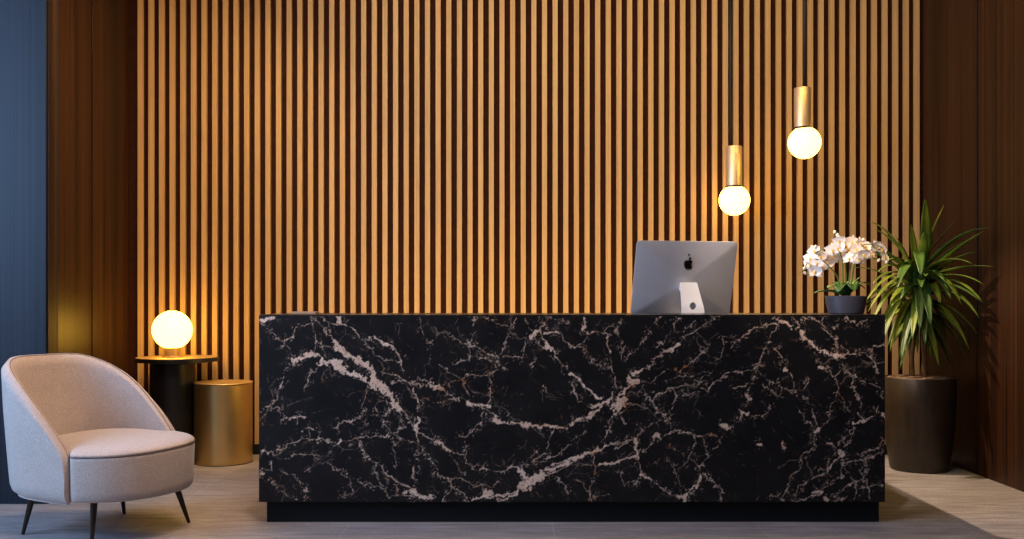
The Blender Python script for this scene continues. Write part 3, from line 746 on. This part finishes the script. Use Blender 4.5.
def pendant(cx_px, cy_px, r_px, Y, tube_top, tube_c, tube_hw, cord_px, label):
    k = Y / F
    c = P(cx_px, cy_px, Y)
    r = r_px * 0.905 * k
    t = thing('pendant_lamp', label, 'lamp', (c.x, Y, c.z), group='globe pendant lamps')
    tr = tube_hw * k
    tx = (tube_c - cx_px) * k
    zt = (cy_px - tube_top) * k
    zb = math.sqrt(max(r * r - (tr * 0.95) ** 2, 0)) - 0.004
    obj('globe', lathe(sphere_profile(r, 0.0), 48), 'globe2', t, smooth=True)
    prof = [(tr * 0.6, zb + 0.004), (tr, zb + 0.004), (tr, zt - 0.004), (tr - 0.003, zt), (0, zt)]
    obj('socket_tube', lathe(prof, 40, cx=tx), 'pend_brass', t, smooth=True, auto=40)
    obj('collar', lathe([(tr * 1.03, zb - 0.002), (tr * 1.06, zb + 0.002), (tr * 1.06, zb + 0.010), (tr * 1.0, zb + 0.012)], 40, cx=tx), 'bronze_leg', t, smooth=True, auto=40)
    cxm = (cord_px - cx_px) * k
    obj('cord', tube([(cxm, 0, zt - 0.01), (cxm, 0, ZC - 0.03 - c.z)], 0.0105, 10), 'cord', t, smooth=True)
    obj('ceiling_rose', lathe([(0.055, ZC - 0.030 - c.z), (0.06, ZC - 0.026 - c.z), (0.06, ZC - c.z - 0.0005), (0, ZC - c.z - 0.0005)], 32, cx=cxm), 'brass', t, smooth=True, auto=40)


pendant(734.4, 200.2, 16.9, 7.0, 146.5, 734.0, 8.1, 730.6, 'lower left globe pendant lamp on a brass tube above the computer')
pendant(804.4, 142.6, 17.8, 6.7, 88, 802.4, 8.2, 804.6, 'higher right globe pendant lamp on a brass tube above the white orchid')


# ---------------------------------------------------------------- side tables and table lamp
YT = 6.925
tx = (177.3 - CX) * YT / F
tb = thing('side_table', 'round side table with bronze top on a black drum pedestal, holding the globe lamp', 'table', (tx, YT, 0))
zt = 0.757
R = 39.8 * YT / F
obj('table_top', lathe([(0, zt - 0.033), (R - 0.01, zt - 0.033), (R, zt - 0.03), (R, zt - 0.003), (R - 0.004, zt - 0.001)], 72), 'dark_lac', tb, smooth=True, auto=35)
obj('top_inlay', lathe([(R - 0.004, zt - 0.002), (R - 0.006, zt), (0, zt)], 72), 'bronze_top', tb, smooth=True, auto=35)
pr = 0.157
pxo = (172.7 - 177.3) * YT / F
obj('pedestal', lathe([(0, 0.0), (pr - 0.006, 0.0), (pr, 0.006), (pr, zt - 0.034), (0, zt - 0.034)], 56, cx=pxo), 'dark_lac', tb, smooth=True, auto=35)

YD = 6.93
dr = 0.206
dx = (223.6 - CX) * YD / F
dz = CH - 81.8 * YD / F
dm = thing('drum_table', 'low gold metal drum table standing beside the marble desk', 'table', (dx, YD, 0))
obj('drum_body', lathe([(0, 0.004), (dr - 0.012, 0.004), (dr - 0.004, 0.006), (dr - 0.004, dz - 0.012), (dr - 0.01, dz - 0.008), (0, dz - 0.008)], 72), 'brass', dm, smooth=True, auto=35)
obj('drum_top', lathe([(0, dz - 0.0075), (dr - 0.001, dz - 0.0075), (dr, dz - 0.004), (dr - 0.002, dz), (0, dz)], 72), 'brass_top', dm, smooth=True, auto=35)
obj('base_ring', lathe([(0, 0), (dr, 0), (dr, 0.0035), (0, 0.0035)], 72), 'bronze_leg', dm)

YL = 6.93
lp = thing('table_lamp', 'glowing white globe table lamp standing on the round side table', 'lamp', ((172.3 - CX) * YL / F, YL, zt + 0.0005))
k = YL / F
gr = 19.3 * k
gz = CH - (330 - HY) * k - zt
obj('globe', lathe(sphere_profile(gr, gz), 56), 'globe', lp, smooth=True)
zn = gz - math.sqrt(gr ** 2 - 0.055 ** 2)
obj('lamp_base', lathe([(0, 0), (0.068, 0), (0.070, 0.003), (0.068, 0.008), (0.056, 0.009), (0.056, zn + 0.004), (0.052, zn + 0.006)], 40), 'bronze_top', lp, smooth=True, auto=35)

# ---------------------------------------------------------------- tub chair
ch = thing('armchair', 'greige upholstered tub armchair on slim dark tapered legs', 'chair', (-2.094, 4.918, 0), math.radians(-27))
ZB, ZS, ZT = 0.195, 0.47, 0.885
A_, B_ = 0.44, 0.372                            # plan half sizes (back, side)


def plan(s, off=0.0):
    """s in -1..1 along the U of the shell: -1 near front, 0 back, 1 far front"""
    q = abs(s)
    if q < 0.5:
        a = q / 0.5 * PI / 2
        n = 2 / 2.7
        return -(A_ - off) * abs(math.cos(a)) ** n, math.copysign((B_ - off) * abs(math.sin(a)) ** n, s)
    t = (q - 0.5) / 0.5
    return 0.172 * t, math.copysign((B_ - off) * (1 - 0.015 * t * t), s)


RIM0 = [(-.43, .878), (-.40, .872), (-.36, .855), (-.30, .825), (-.22, .777), (-.15, .728), (-.07, .662), (0, .598), (.06, .54), (.10, .497), (.13, .462), (.15, .43), (.165, .39), (.173, .33)]


def rim(s):
    x = plan(s)[0]
    x = max(x, RIM0[0][0])
    for k_ in range(len(RIM0) - 1):
        (a, za), (b, zb) = RIM0[k_], RIM0[k_ + 1]
        if x <= b + 1e-9:                      # cubic through the neighbours keeps the rim smooth
            h = b - a
            ma = (zb - RIM0[max(k_ - 1, 0)][1]) / (b - RIM0[max(k_ - 1, 0)][0])
            mb = (RIM0[min(k_ + 2, len(RIM0) - 1)][1] - za) / (RIM0[min(k_ + 2, len(RIM0) - 1)][0] - a)
            t = (x - a) / h
            return (2 * t ** 3 - 3 * t * t + 1) * za + (t ** 3 - 2 * t * t + t) * h * ma + (3 * t * t - 2 * t ** 3) * zb + (t ** 3 - t * t) * h * mb
    return RIM0[-1][1]


def flare(z):
    t = (z - ZB) / (ZT - ZB)
    return 0.945 + 0.085 * min(1, t * 1.6) ** 0.7 + 0.03 * t


def shell_pt(s, z, off):
    x, y = plan(s, off)
    f = flare(z)
    g = 0.985 + 0.025 * (z - ZB) / (ZT - ZB)
    return Vector((x * f + (-0.035 * ((z - ZB) / (ZT - ZB)) * min(1, -x / 0.3) if x < 0 else 0), y * g, z))


NS, NV, TH = 96, 22, 0.056
bm = bmesh.new()
grid_o, grid_i = [], []
for i in range(NS + 1):
    u = -1 + 2 * i / NS
    s = math.copysign(abs(u) ** 0.9, u)
    zt_ = rim(s)
    co, ci = [], []
    ed = min(1.0, (1 - abs(s)) / 0.10)
    th = TH
    rr = min(0.022, (zt_ - ZB) * 0.45)
    for j in range(NV + 1):
        v = j / NV
        z = ZB + (zt_ - ZB) * v
        # rounded rim: inset both skins near the top and near the bottom
        dtop = max(0.0, 1 - (zt_ - z) / rr) if rr > 0 else 0
        dbot = max(0.0, 1 - (z - ZB) / 0.07)
        ins = rr * (1 - math.sqrt(max(0, 1 - dtop * dtop))) + 0.04 * (1 - math.sqrt(max(0, 1 - dbot * dbot)))
        co.append(bm.verts.new(shell_pt(s, z, ins)))
        ci.append(bm.verts.new(shell_pt(s, z, th - min(ins, th * 0.48))))
    grid_o.append(co)
    grid_i.append(ci)
for i in range(NS):
    for j in range(NV):
        bm.faces.new((grid_o[i][j], grid_o[i + 1][j], grid_o[i + 1][j + 1], grid_o[i][j + 1]))
        bm.faces.new((grid_i[i][j], grid_i[i][j + 1], grid_i[i + 1][j + 1], grid_i[i + 1][j]))
    bm.faces.new((grid_o[i][NV], grid_o[i + 1][NV], grid_i[i + 1][NV], grid_i[i][NV]))
    bm.faces.new((grid_o[i][0], grid_i[i][0], grid_i[i + 1][0], grid_o[i + 1][0]))
for i in (0, NS):
    for j in range(NV):
        f = (grid_o[i][j], grid_o[i][j + 1], grid_i[i][j + 1], grid_i[i][j])
        bm.faces.new(f if i == 0 else f[::-1])
bmesh.ops.recalc_face_normals(bm, faces=bm.faces)
back = obj('backrest', bm, 'fabric', ch, smooth=True, auto=50)
pts = []
for i in range(121):
    u = -1 + 2 * i / 120
    s = math.copysign(abs(u) ** 0.9, u) * 0.995
    z = rim(s) - 0.004
    pts.append(shell_pt(s, z, 0.036))
obj('piping', tube(pts, 0.003, 8), 'seam', back, smooth=True)


def seat_outline(scale, n=144):
    pts = []
    for i in range(n):
        a = 2 * PI * i / n
        ca, sa = math.cos(a), math.sin(a)
        e = 2 / (2.45 if ca > 0 else 2.5)
        x = math.copysign(abs(ca) ** e, ca)
        y = math.copysign(abs(sa) ** e, sa)
        X = 0.462 * x if x > 0 else 0.33 * x
        yh = 0.326 + 0.046 * min(1.0, max(0.0, (X - 0.15) / 0.05)) ** 1.0
        pts.append((X * scale, yh * y * scale))
    return pts


def ring(scale, z):
    return [(x, y, z + (0.028 * y * min(1, (z - 0.26) / 0.15) if z > 0.26 else 0)) for x, y in seat_outline(scale)]


ZQ = 0.436
rings = [ring(0.90, ZB + 0.012), ring(0.95, ZB + 0.016), ring(0.975, ZB + 0.03), ring(0.985, ZB + 0.06), ring(1.0, ZQ - 0.02), ring(0.998, ZQ - 0.006), ring(0.985, ZQ)]
seat = obj('seat_base', loft(rings), 'fabric', ch, smooth=True)
rings = [ring(0.985, ZQ + 0.0005), ring(0.998, ZQ + 0.004), ring(0.992, ZQ + 0.010), ring(0.96, ZQ + 0.018), ring(0.88, ZQ + 0.027), ring(0.75, ZQ + 0.034), ring(0.5, ZQ + 0.040), ring(0.2, ZQ + 0.042)]
cush = obj('seat_cushion', loft(rings), 'fabric', ch, smooth=True)
pp = ring(0.998, ZQ + 0.0005)
obj('piping', tube(pp[106:] + pp[:39], 0.0032, 8), 'seam', cush, smooth=True)
rinv = Matrix.Rotation(math.radians(22), 3, 'Z')
for (fx, fy, tx_, ty_) in ((0.307, 0.282, 0.255, 0.235), (0.24, -0.268, 0.225, -0.24), (-0.166, 0.277, -0.15, 0.235), (-0.242, -0.278, -0.21, -0.24)):
    n = 8
    obj('leg', tube([(fx + (tx_ - fx) * i / n, fy + (ty_ - fy) * i / n, 0.001 + (ZB + 0.02) * i / n) for i in range(n + 1)],
                    [0.0085 + 0.0095 * i / n for i in range(n + 1)], 14), 'bronze_leg', ch, smooth=True, auto=50)


# ---------------------------------------------------------------- plants
LW = 1.6


def strap_leaf(base, tip, arch, wid, seg=14, droop=0.0, fold=0.35, taper=0.75):
    """pointed strap leaf from base to tip; control point lifted by arch"""
    base, tip = Vector(base), Vector(tip)
    mid = (base + tip) / 2 + Vector((0, 0, arch))
    bm = bmesh.new()
    rows = []
    for i in range(seg + 1):
        t = i / seg
        p = base * (1 - t) ** 2 + mid * 2 * t * (1 - t) + tip * t * t
        d = ((mid - base) * (1 - t) + (tip - mid) * t)
        if d.length < 1e-6:
            d = Vector((0, 0, 1))
        d.normalize()
        side = d.cross(Vector((0, 0, 1)))
        if side.length < 0.25:
            side = Vector((1, 0.25, 0))
            side -= d * side.dot(d)
        side.normalize()
        nrm = side.cross(d).normalized()
        w = wid * LW * (min(1, 0.45 + 2.2 * t)) * (1 - t ** 2.6) ** taper + 0.0006
        rows.append([bm.verts.new(p + side * w * q + nrm * (abs(q) * fold * w) + nrm * (0.0012 if sgn else 0)) for sgn in (0, 1) for q in (-1, -0.5, 0, 0.5, 1)])
    for a, b in zip(rows, rows[1:]):
        for q in range(4):
            bm.faces.new((a[q], a[q + 1], b[q + 1], b[q]))
            bm.faces.new((a[5 + q], b[5 + q], b[6 + q], a[6 + q]))
        bm.faces.new((a[0], b[0], b[5], a[5]))
        bm.faces.new((a[4], a[9], b[9], b[4]))
    for r_ in (rows[0], rows[-1]):
        bm.faces.new((r_[0], r_[5], r_[6], r_[7], r_[8], r_[9], r_[4], r_[3], r_[2], r_[1]))
    bmesh.ops.recalc_face_normals(bm, faces=bm.faces)
    return bm


YQ = 6.63
plant = thing('potted_plant', 'tall leafy green plant with arching strap leaves in a dark planter', 'plant', ((919 - CX) * YQ / F, YQ, 0))
zp = CH - (377 - HY) * YQ / F
obj('planter', lathe([(0, 0), (0.178, 0), (0.188, 0.006), (0.196, 0.05), (0.214, 0.16), (0.229, 0.30), (0.237, 0.45), (0.2395, zp - 0.004), (0.237, zp),
                      (0.220, zp), (0.217, zp - 0.01), (0.217, zp - 0.05), (0, zp - 0.05)], 64), 'pot_dark', plant, smooth=True, auto=40)
bm = lathe([(0, zp - 0.0495), (0.2165, zp - 0.0495), (0.2160, zp - 0.008), (0.17, zp + 0.0), (0.1, zp + 0.008), (0, zp + 0.012)], 48)
for v in bm.verts:
    if v.co.z > zp - 0.02 and math.hypot(v.co.x, v.co.y) < 0.2:
        v.co.z += random.uniform(-0.004, 0.006)
obj('soil', bm, 'soil', plant, smooth=True)
stones = bmesh.new()
for i in range(150):
    a, r = random.uniform(0, 2 * PI), 0.205 * math.sqrt(random.random())
    s_ = random.uniform(0.006, 0.012)
    mt = Matrix.Translation((r * math.cos(a), r * math.sin(a), zp + 0.010 - 0.022 * (r / 0.2) ** 2)) @ Matrix.Rotation(random.uniform(0, 6), 4, 'Z') @ Matrix.Diagonal((s_ * 1.4, s_, s_ * 0.7, 1))
    bmesh.ops.create_icosphere(stones, subdivisions=1, radius=1, matrix=mt)
st_ = obj('pebbles', stones, 'soil', plant)
st_['kind'] = 'stuff'
cr = Vector((0.0, 0.0, 0.0))
stems = [((-0.06, -0.02), (-0.04, -0.03, 1.16)), ((0.03, -0.04), (0.0, -0.02, 1.28)), ((0.05, 0.05), (0.05, 0.03, 1.20)), ((-0.02, 0.06), (-0.06, 0.04, 1.10))]
for (bx, by), tp in stems:
    n = 8
    obj('stem', tube([(bx + (tp[0] - bx) * i / n + 0.006 * math.sin(i * 1.7 + bx * 90), by + (tp[1] - by) * i / n, zp - 0.02 + (tp[2] - zp + 0.02) * i / n) for i in range(n + 1)],
                     [0.017 - 0.006 * i / n for i in range(n + 1)], 10), 'stem', plant, smooth=True)
ploc = Vector(plant.location)


def pl(px, py, Y):
    return P(px, py, Y) - ploc


# leaves read off the photograph: tip pixel, tip depth, base pixel row, arch, half width
key = [
    (925, 199, 6.55, 262, 0.02, 0.030), (944, 205, 6.60, 262, -0.02, 0.017), (960, 216, 6.55, 268, 0.00, 0.018), (990, 228, 6.12, 275, 0.15, 0.017), (984, 231, 6.18, 285, 0.03, 0.020),
    (993, 267, 6.10, 288, 0.10, 0.022), (983, 303, 6.15, 288, 0.20, 0.017), (962, 306, 6.25, 285, 0.26, 0.022), (979, 318, 6.15, 300, 0.22, 0.017), (957, 330, 6.30, 310, 0.16, 0.020),
    (984, 285, 6.15, 290, 0.16, 0.017), (975, 252, 6.25, 285, 0.06, 0.018), (968, 240, 6.35, 280, 0.05, 0.018),
    (911, 224, 6.65, 268, -0.01, 0.018), (895, 236, 6.70, 280, 0.05, 0.018), (869, 222, 6.62, 290, 0.20, 0.016), (874, 229, 6.68, 275, 0.10, 0.016), (871, 242, 6.55, 295, 0.08, 0.017),
    (921, 275, 6.30, 252, 0.08, 0.024), (924, 232, 6.45, 275, 0.04, 0.023), (920, 330, 6.28, 268, 0.14, 0.028), (931, 326, 6.25, 282, 0.22, 0.027), (897, 289, 6.28, 270, 0.17, 0.024),
    (868, 312, 6.40, 285, 0.24, 0.017), (866, 302, 6.50, 282, 0.20, 0.016), (872, 323, 6.35, 288, 0.26, 0.019), (882, 345, 6.30, 292, 0.26, 0.022), (890, 352, 6.32, 300, 0.20, 0.018), (901, 362, 6.28, 300, 0.20, 0.022),
    (925, 346, 6.26, 290, 0.20, 0.024), (939, 368, 6.30, 305, 0.18, 0.018), (912, 340, 6.24, 292, 0.18, 0.022), (969, 349, 6.22, 305, 0.24, 0.017), (951, 300, 6.30, 285, 0.18, 0.020), (945, 282, 6.35, 275, 0.10, 0.022),
    (905, 262, 6.35, 280, 0.10, 0.020), (886, 262, 6.40, 285, 0.16, 0.018), (878, 272, 6.42, 288, 0.18, 0.017), (872, 285, 6.40, 290, 0.20, 0.017), (880, 330, 6.36, 300, 0.22, 0.018),
]
n_leaf = 0
for (tx_, ty_, tY, by_, ar, w_) in key:
    tip = pl(tx_, ty_, tY)
    bx_ = random.uniform(-0.03, 0.03)
    base = Vector((bx_, random.uniform(-0.04, 0.02), pl(916, by_, 6.6).z))
    obj('leaf', strap_leaf(base, tip, ar, w_), 'leaf' if random.random() < 0.75 else 'leaf_dark', plant, smooth=True)
    n_leaf += 1
for i in range(60):
    a = random.uniform(0, 2 * PI)
    low = i % 2 == 0
    el = random.uniform(-0.3, 0.75)
    L = random.uniform(0.40, 0.58)
    base = Vector((random.uniform(-0.05, 0.05), random.uniform(-0.05, 0.05), random.uniform(1.02, 1.16) if low else random.uniform(1.08, 1.30)))
    tip = base + Vector((math.cos(a) * L * math.cos(el), math.sin(a) * L * math.cos(el) * 0.9, L * math.sin(el) - 0.08))
    if low:
        rr_ = random.uniform(0.14, 0.36)
        tip = Vector((math.cos(a) * rr_ * 1.15, math.sin(a) * rr_, random.uniform(0.68, 0.95)))
    tip.x = min(tip.x, 0.24)
    tip.y = min(tip.y, 0.46)
    tip.z = max(tip.z, 0.64)
    if tip.x < -0.2 and tip.z < 0.8 and tip.y > -0.3:
        tip.z = 0.85
    obj('leaf', strap_leaf(base, tip, random.uniform(0.08, 0.20), random.uniform(0.014, 0.021)), 'leaf' if random.random() < 0.5 else 'leaf_dark', plant, smooth=True)

# orchid on the counter
YO = 5.22
oc = thing('potted_orchid', 'white flowering orchid in a dark grey bowl on the marble desk', 'plant', ((846 - CX) * YO / F, YO, DZ1 + 0.0004))
oloc = Vector(oc.location)


def ol_(px, py, dy=0.0):
    return P(px, py, YO + dy) - oloc


ht = 0.0975
ro = 20.3 * YO / F
obj('bowl', lathe([(0, 0), (ro * 0.78, 0), (ro * 0.83, 0.004), (ro * 0.93, ht * 0.5), (ro, ht - 0.002), (ro - 0.002, ht), (ro - 0.008, ht), (ro - 0.01, ht - 0.02), (0, ht - 0.02)], 56),
    'pot_grey', oc, smooth=True, auto=40)
obj('moss', lathe([(0, ht - 0.0195), (ro - 0.0105, ht - 0.0195), (ro - 0.0105, ht - 0.012), (ro * 0.5, ht - 0.002), (0, ht)], 40), 'leaf_dark', oc, smooth=True)


def zx(a, b):
    return 795 + a / 4.9, 215 + b / 4.9


for (a, b, dy, ar, w_) in ((92, 385, 0.0, 0.025, 0.020), (160, 360, -0.05, 0.04, 0.017), (180, 335, 0.03, 0.03, 0.017), (320, 330, 0.02, 0.03, 0.018), (345, 365, -0.04, 0.05, 0.017),
                           (210, 380, -0.10, 0.07, 0.020), (290, 375, -0.10, 0.07, 0.020), (300, 320, 0.08, 0.03, 0.016), (200, 330, 0.09, 0.03, 0.016), (365, 345, 0.04, 0.05, 0.016), (330, 300, -0.02, 0.02, 0.014)):
    bx_, by_ = zx(248 + (a - 248) * 0.1, 398)
    obj('leaf', strap_leaf(ol_(bx_, by_, dy * 0.1), ol_(*zx(a, b), dy), ar * 1.4, w_ * 1.35, fold=0.25, taper=0.6), 'oleaf', oc, smooth=True)
sprays = [
    ([(240, 395), (235, 300), (232, 220), (205, 160), (150, 165), (95, 190), (60, 235), (48, 262), (20, 290)], -0.03),
    ([(248, 395), (250, 290), (240, 190), (205, 125), (215, 95), (195, 82)], 0.03),
    ([(262, 395), (268, 290), (285, 200), (330, 150), (385, 145), (430, 165), (445, 210), (450, 232)], -0.02),
    ([(235, 395), (205, 300), (165, 250), (135, 225), (100, 215)], -0.06),
    ([(268, 395), (290, 250), (310, 190), (300, 140), (335, 118)], 0.05),
]
for pts, dy in sprays:
    ws = [ol_(*zx(a, b), dy * min(1, i / 3)) for i, (a, b) in enumerate(pts)]
    # smooth by Catmull-Rom
    sm = []
    for i in range(len(ws) - 1):
        p0, p1, p2, p3 = ws[max(i - 1, 0)], ws[i], ws[i + 1], ws[min(i + 2, len(ws) - 1)]
        for q in range(5):
            t = q / 5
            sm.append(0.5 * ((2 * p1) + (p2 - p0) * t + (2 * p0 - 5 * p1 + 4 * p2 - p3) * t * t + (3 * p1 - p0 - 3 * p2 + p3) * t ** 3))
    sm.append(ws[-1])
    obj('flower_stem', tube(sm, [0.0042 - 0.0026 * i / len(sm) for i in range(len(sm))], 8), 'gstem', oc, smooth=True)


def petal_into(bm, ang, L, wd, cup):
    ca, sa = math.cos(ang), math.sin(ang)
    n, m_ = 7, 4
    rows = []
    for i in range(n + 1):
        t = i / n
        hw = wd * math.sin(PI * (0.12 + 0.88 * t) ** 0.8) ** 0.75 if i < n else 0.0006
        r_ = 0.002 + L * t
        row = []
        for q in range(-m_, m_ + 1):
            u = q / m_
            x, y = u * hw, r_ - 0.10 * L * u * u * t
            z = -cup * (t * t) - 0.15 * hw * u * u
            row.append(bm.verts.new((x * ca - y * sa, z, x * sa + y * ca)))
        rows.append(row)
    for a, b in zip(rows, rows[1:]):
        for q in range(2 * m_):
            bm.faces.new((a[q], a[q + 1], b[q + 1], b[q]))


fr = 0.041
bm = bmesh.new()
for a in (0, 125, -125):
    petal_into(bm, math.radians(a), fr * 1.0, fr * 0.36, -0.004)
for a in (72, -72):
    petal_into(bm, math.radians(a), fr * 1.05, fr * 0.60, 0.002)
me_f = bpy.data.meshes.new('flower')
bm.to_mesh(me_f)
bm.free()
me_f.materials.append(M['petal'])
for p in me_f.polygons:
    p.use_smooth = True
bm = bmesh.new()
bmesh.ops.create_uvsphere(bm, u_segments=10, v_segments=8, radius=1, matrix=Matrix.Translation((0, -0.006, -0.003)) @ Matrix.Diagonal((0.0062, 0.006, 0.0068, 1)))
bmesh.ops.create_uvsphere(bm, u_segments=8, v_segments=6, radius=1, matrix=Matrix.Translation((0, -0.008, -0.011)) @ Matrix.Diagonal((0.0042, 0.005, 0.006, 1)))
me_l = bpy.data.meshes.new('lip')
bm.to_mesh(me_l)
bm.free()
me_l.materials.append(M['lip'])
for p in me_l.polygons:
    p.use_smooth = True
flowers = [(76, 243), (100, 278), (132, 252), (93, 176), (76, 213), (150, 203), (184, 207), (222, 197), (210, 163), (240, 132), (280, 134), (320, 140), (262, 168), (266, 212),
           (314, 216), (335, 196), (374, 196), (396, 156), (425, 168), (440, 208), (345, 156), (184, 172), (214, 128), (124, 204), (300, 168), (108, 235), (245, 150), (160, 232)]
for i, (a, b) in enumerate(flowers):
    dy = random.uniform(-0.06, 0.03)
    fo = bpy.data.objects.new('flower', me_f)
    C.objects.link(fo)
    fo.parent = oc
    fo.location = ol_(*zx(a, b), dy)
    fo.rotation_euler = (random.uniform(-0.35, 0.25), random.uniform(-0.4, 0.4), (a - 250) / 250 * 0.6 + random.uniform(-0.5, 0.5))
    s_ = random.uniform(0.84, 1.08)
    fo.scale = (s_, s_, s_)
    lo = bpy.data.objects.new('lip', me_l)
    C.objects.link(lo)
    lo.parent = fo
bm = bmesh.new()
bmesh.ops.create_uvsphere(bm, u_segments=10, v_segments=8, radius=1, matrix=Matrix.Diagonal((0.008, 0.008, 0.011, 1)))
me_b = bpy.data.meshes.new('bud')
bm.to_mesh(me_b)
bm.free()
me_b.materials.append(M['bud'])
for p in me_b.polygons:
    p.use_smooth = True
for a, b in ((195, 84), (207, 98), (100, 156), (46, 262), (48, 284), (335, 122), (448, 232), (410, 222)):
    bo = bpy.data.objects.new('bud', me_b)
    C.objects.link(bo)
    bo.parent = oc
    bo.location = ol_(*zx(a, b), -0.02)
    bo.rotation_euler = (0, random.uniform(-1, 1), 0)


# ---------------------------------------------------------------- lights
def area(name, loc, target, sx, sy, power, col, spread=180):
    l = bpy.data.lights.new(name, 'AREA')
    l.shape = 'RECTANGLE'
    l.size, l.size_y = sx, sy
    l.energy = power
    l.color = col
    l.spread = math.radians(spread)
    o = bpy.data.objects.new(name, l)
    C.objects.link(o)
    o.location = loc
    o.rotation_euler = (Vector(target) - Vector(loc)).to_track_quat('-Z', 'Y').to_euler()
    return o


def spot(name, loc, target, ang, power, col, rad=0.03, blend=0.4):
    l = bpy.data.lights.new(name, 'SPOT')
    l.energy = power
    l.color = col
    l.spot_size = math.radians(ang)
    l.spot_blend = blend
    l.shadow_soft_size = rad
    o = bpy.data.objects.new(name, l)
    C.objects.link(o)
    o.location = loc
    o.rotation_euler = (Vector(target) - Vector(loc)).to_track_quat('-Z', 'Y').to_euler()
    return o


area('daylight_window', (XPL - 0.2, (WY0 + WY1) / 2, 2.3), (0, (WY0 + WY1) / 2 + 1.0, 1.5), 3.6, 2.4, 320, (0.36, 0.60, 1.0))
area('ceiling_panel_light', (-0.7, 3.2, ZC - 0.03), (-0.5, 7.2, 1.2), 2.0, 0.8, 132, (1.0, 0.73, 0.58))
area('wall_wash_light', (0.7, 5.6, ZC - 0.03), (0.7, 7.2, 0.6), 4.4, 0.15, 50, (1.0, 0.66, 0.19))
spot('plant_spot_light', (0.86, 6.42, ZC - 0.05), (2.45, 5.75, 0.2), 44, 700, (1.0, 0.75, 0.52), 0.03, 0.35)
spot('chair_fill_spot', (-0.9, 4.2, ZC - 0.05), (-2.0, 4.9, 0.5), 40, 190, (1.0, 0.72, 0.54), 0.08, 0.8)  # added fill spot, warms and brightens the chair

spot('drum_spot_light', (-2.0, 6.55, ZC - 0.05), (-2.08, 6.88, 0.57), 15, 90, (1.0, 0.66, 0.26), 0.03, 0.5)
spot('desk_fill_spot', (1.0, 3.5, ZC - 0.05), (1.6, 5.4, 1.3), 27, 330, (1.0, 0.80, 0.66), 0.05, 0.6)  # fill added from the front to brighten orchid and computer
area('corner_fill', (-1.5, 5.7, ZC - 0.03), (-2.9, 6.35, 1.6), 0.6, 0.6, 46, (1.0, 0.62, 0.28), 120)  # added fill for the left walnut wall, no fixture there
area('desk_back_fill', (0.3, 6.24, 0.85), (0.3, 7.26, 1.3), 3.1, 0.03, 24, (1.0, 0.60, 0.12))  # unseen strip added to turn the lower slats golden

wld = bpy.data.worlds.new('World')
S.world = wld
wld.use_nodes = True
bg = wld.node_tree.nodes['Background']
bg.inputs[0].default_value = (0.55, 0.72, 1.0, 1)
bg.inputs[1].default_value = 0.5

# ---------------------------------------------------------------- camera
cam = bpy.data.cameras.new('camera')
cam.sensor_fit = 'HORIZONTAL'
cam.sensor_width = 36
cam.lens = F * 36 / 1024
cam.shift_y = (HY - 269.5) / 1024
cam.clip_start = 0.05
co = bpy.data.objects.new('camera', cam)
C.objects.link(co)
co.location = (0, 0, CH)
co.rotation_euler = (PI / 2, 0, 0)
S.camera = co
S.view_settings.view_transform = 'Standard'
S.view_settings.look = 'None'
S.view_settings.gamma = 1
S.view_settings.exposure = 0.0
S.view_settings.use_curve_mapping = False
S.cycles.use_denoising = True
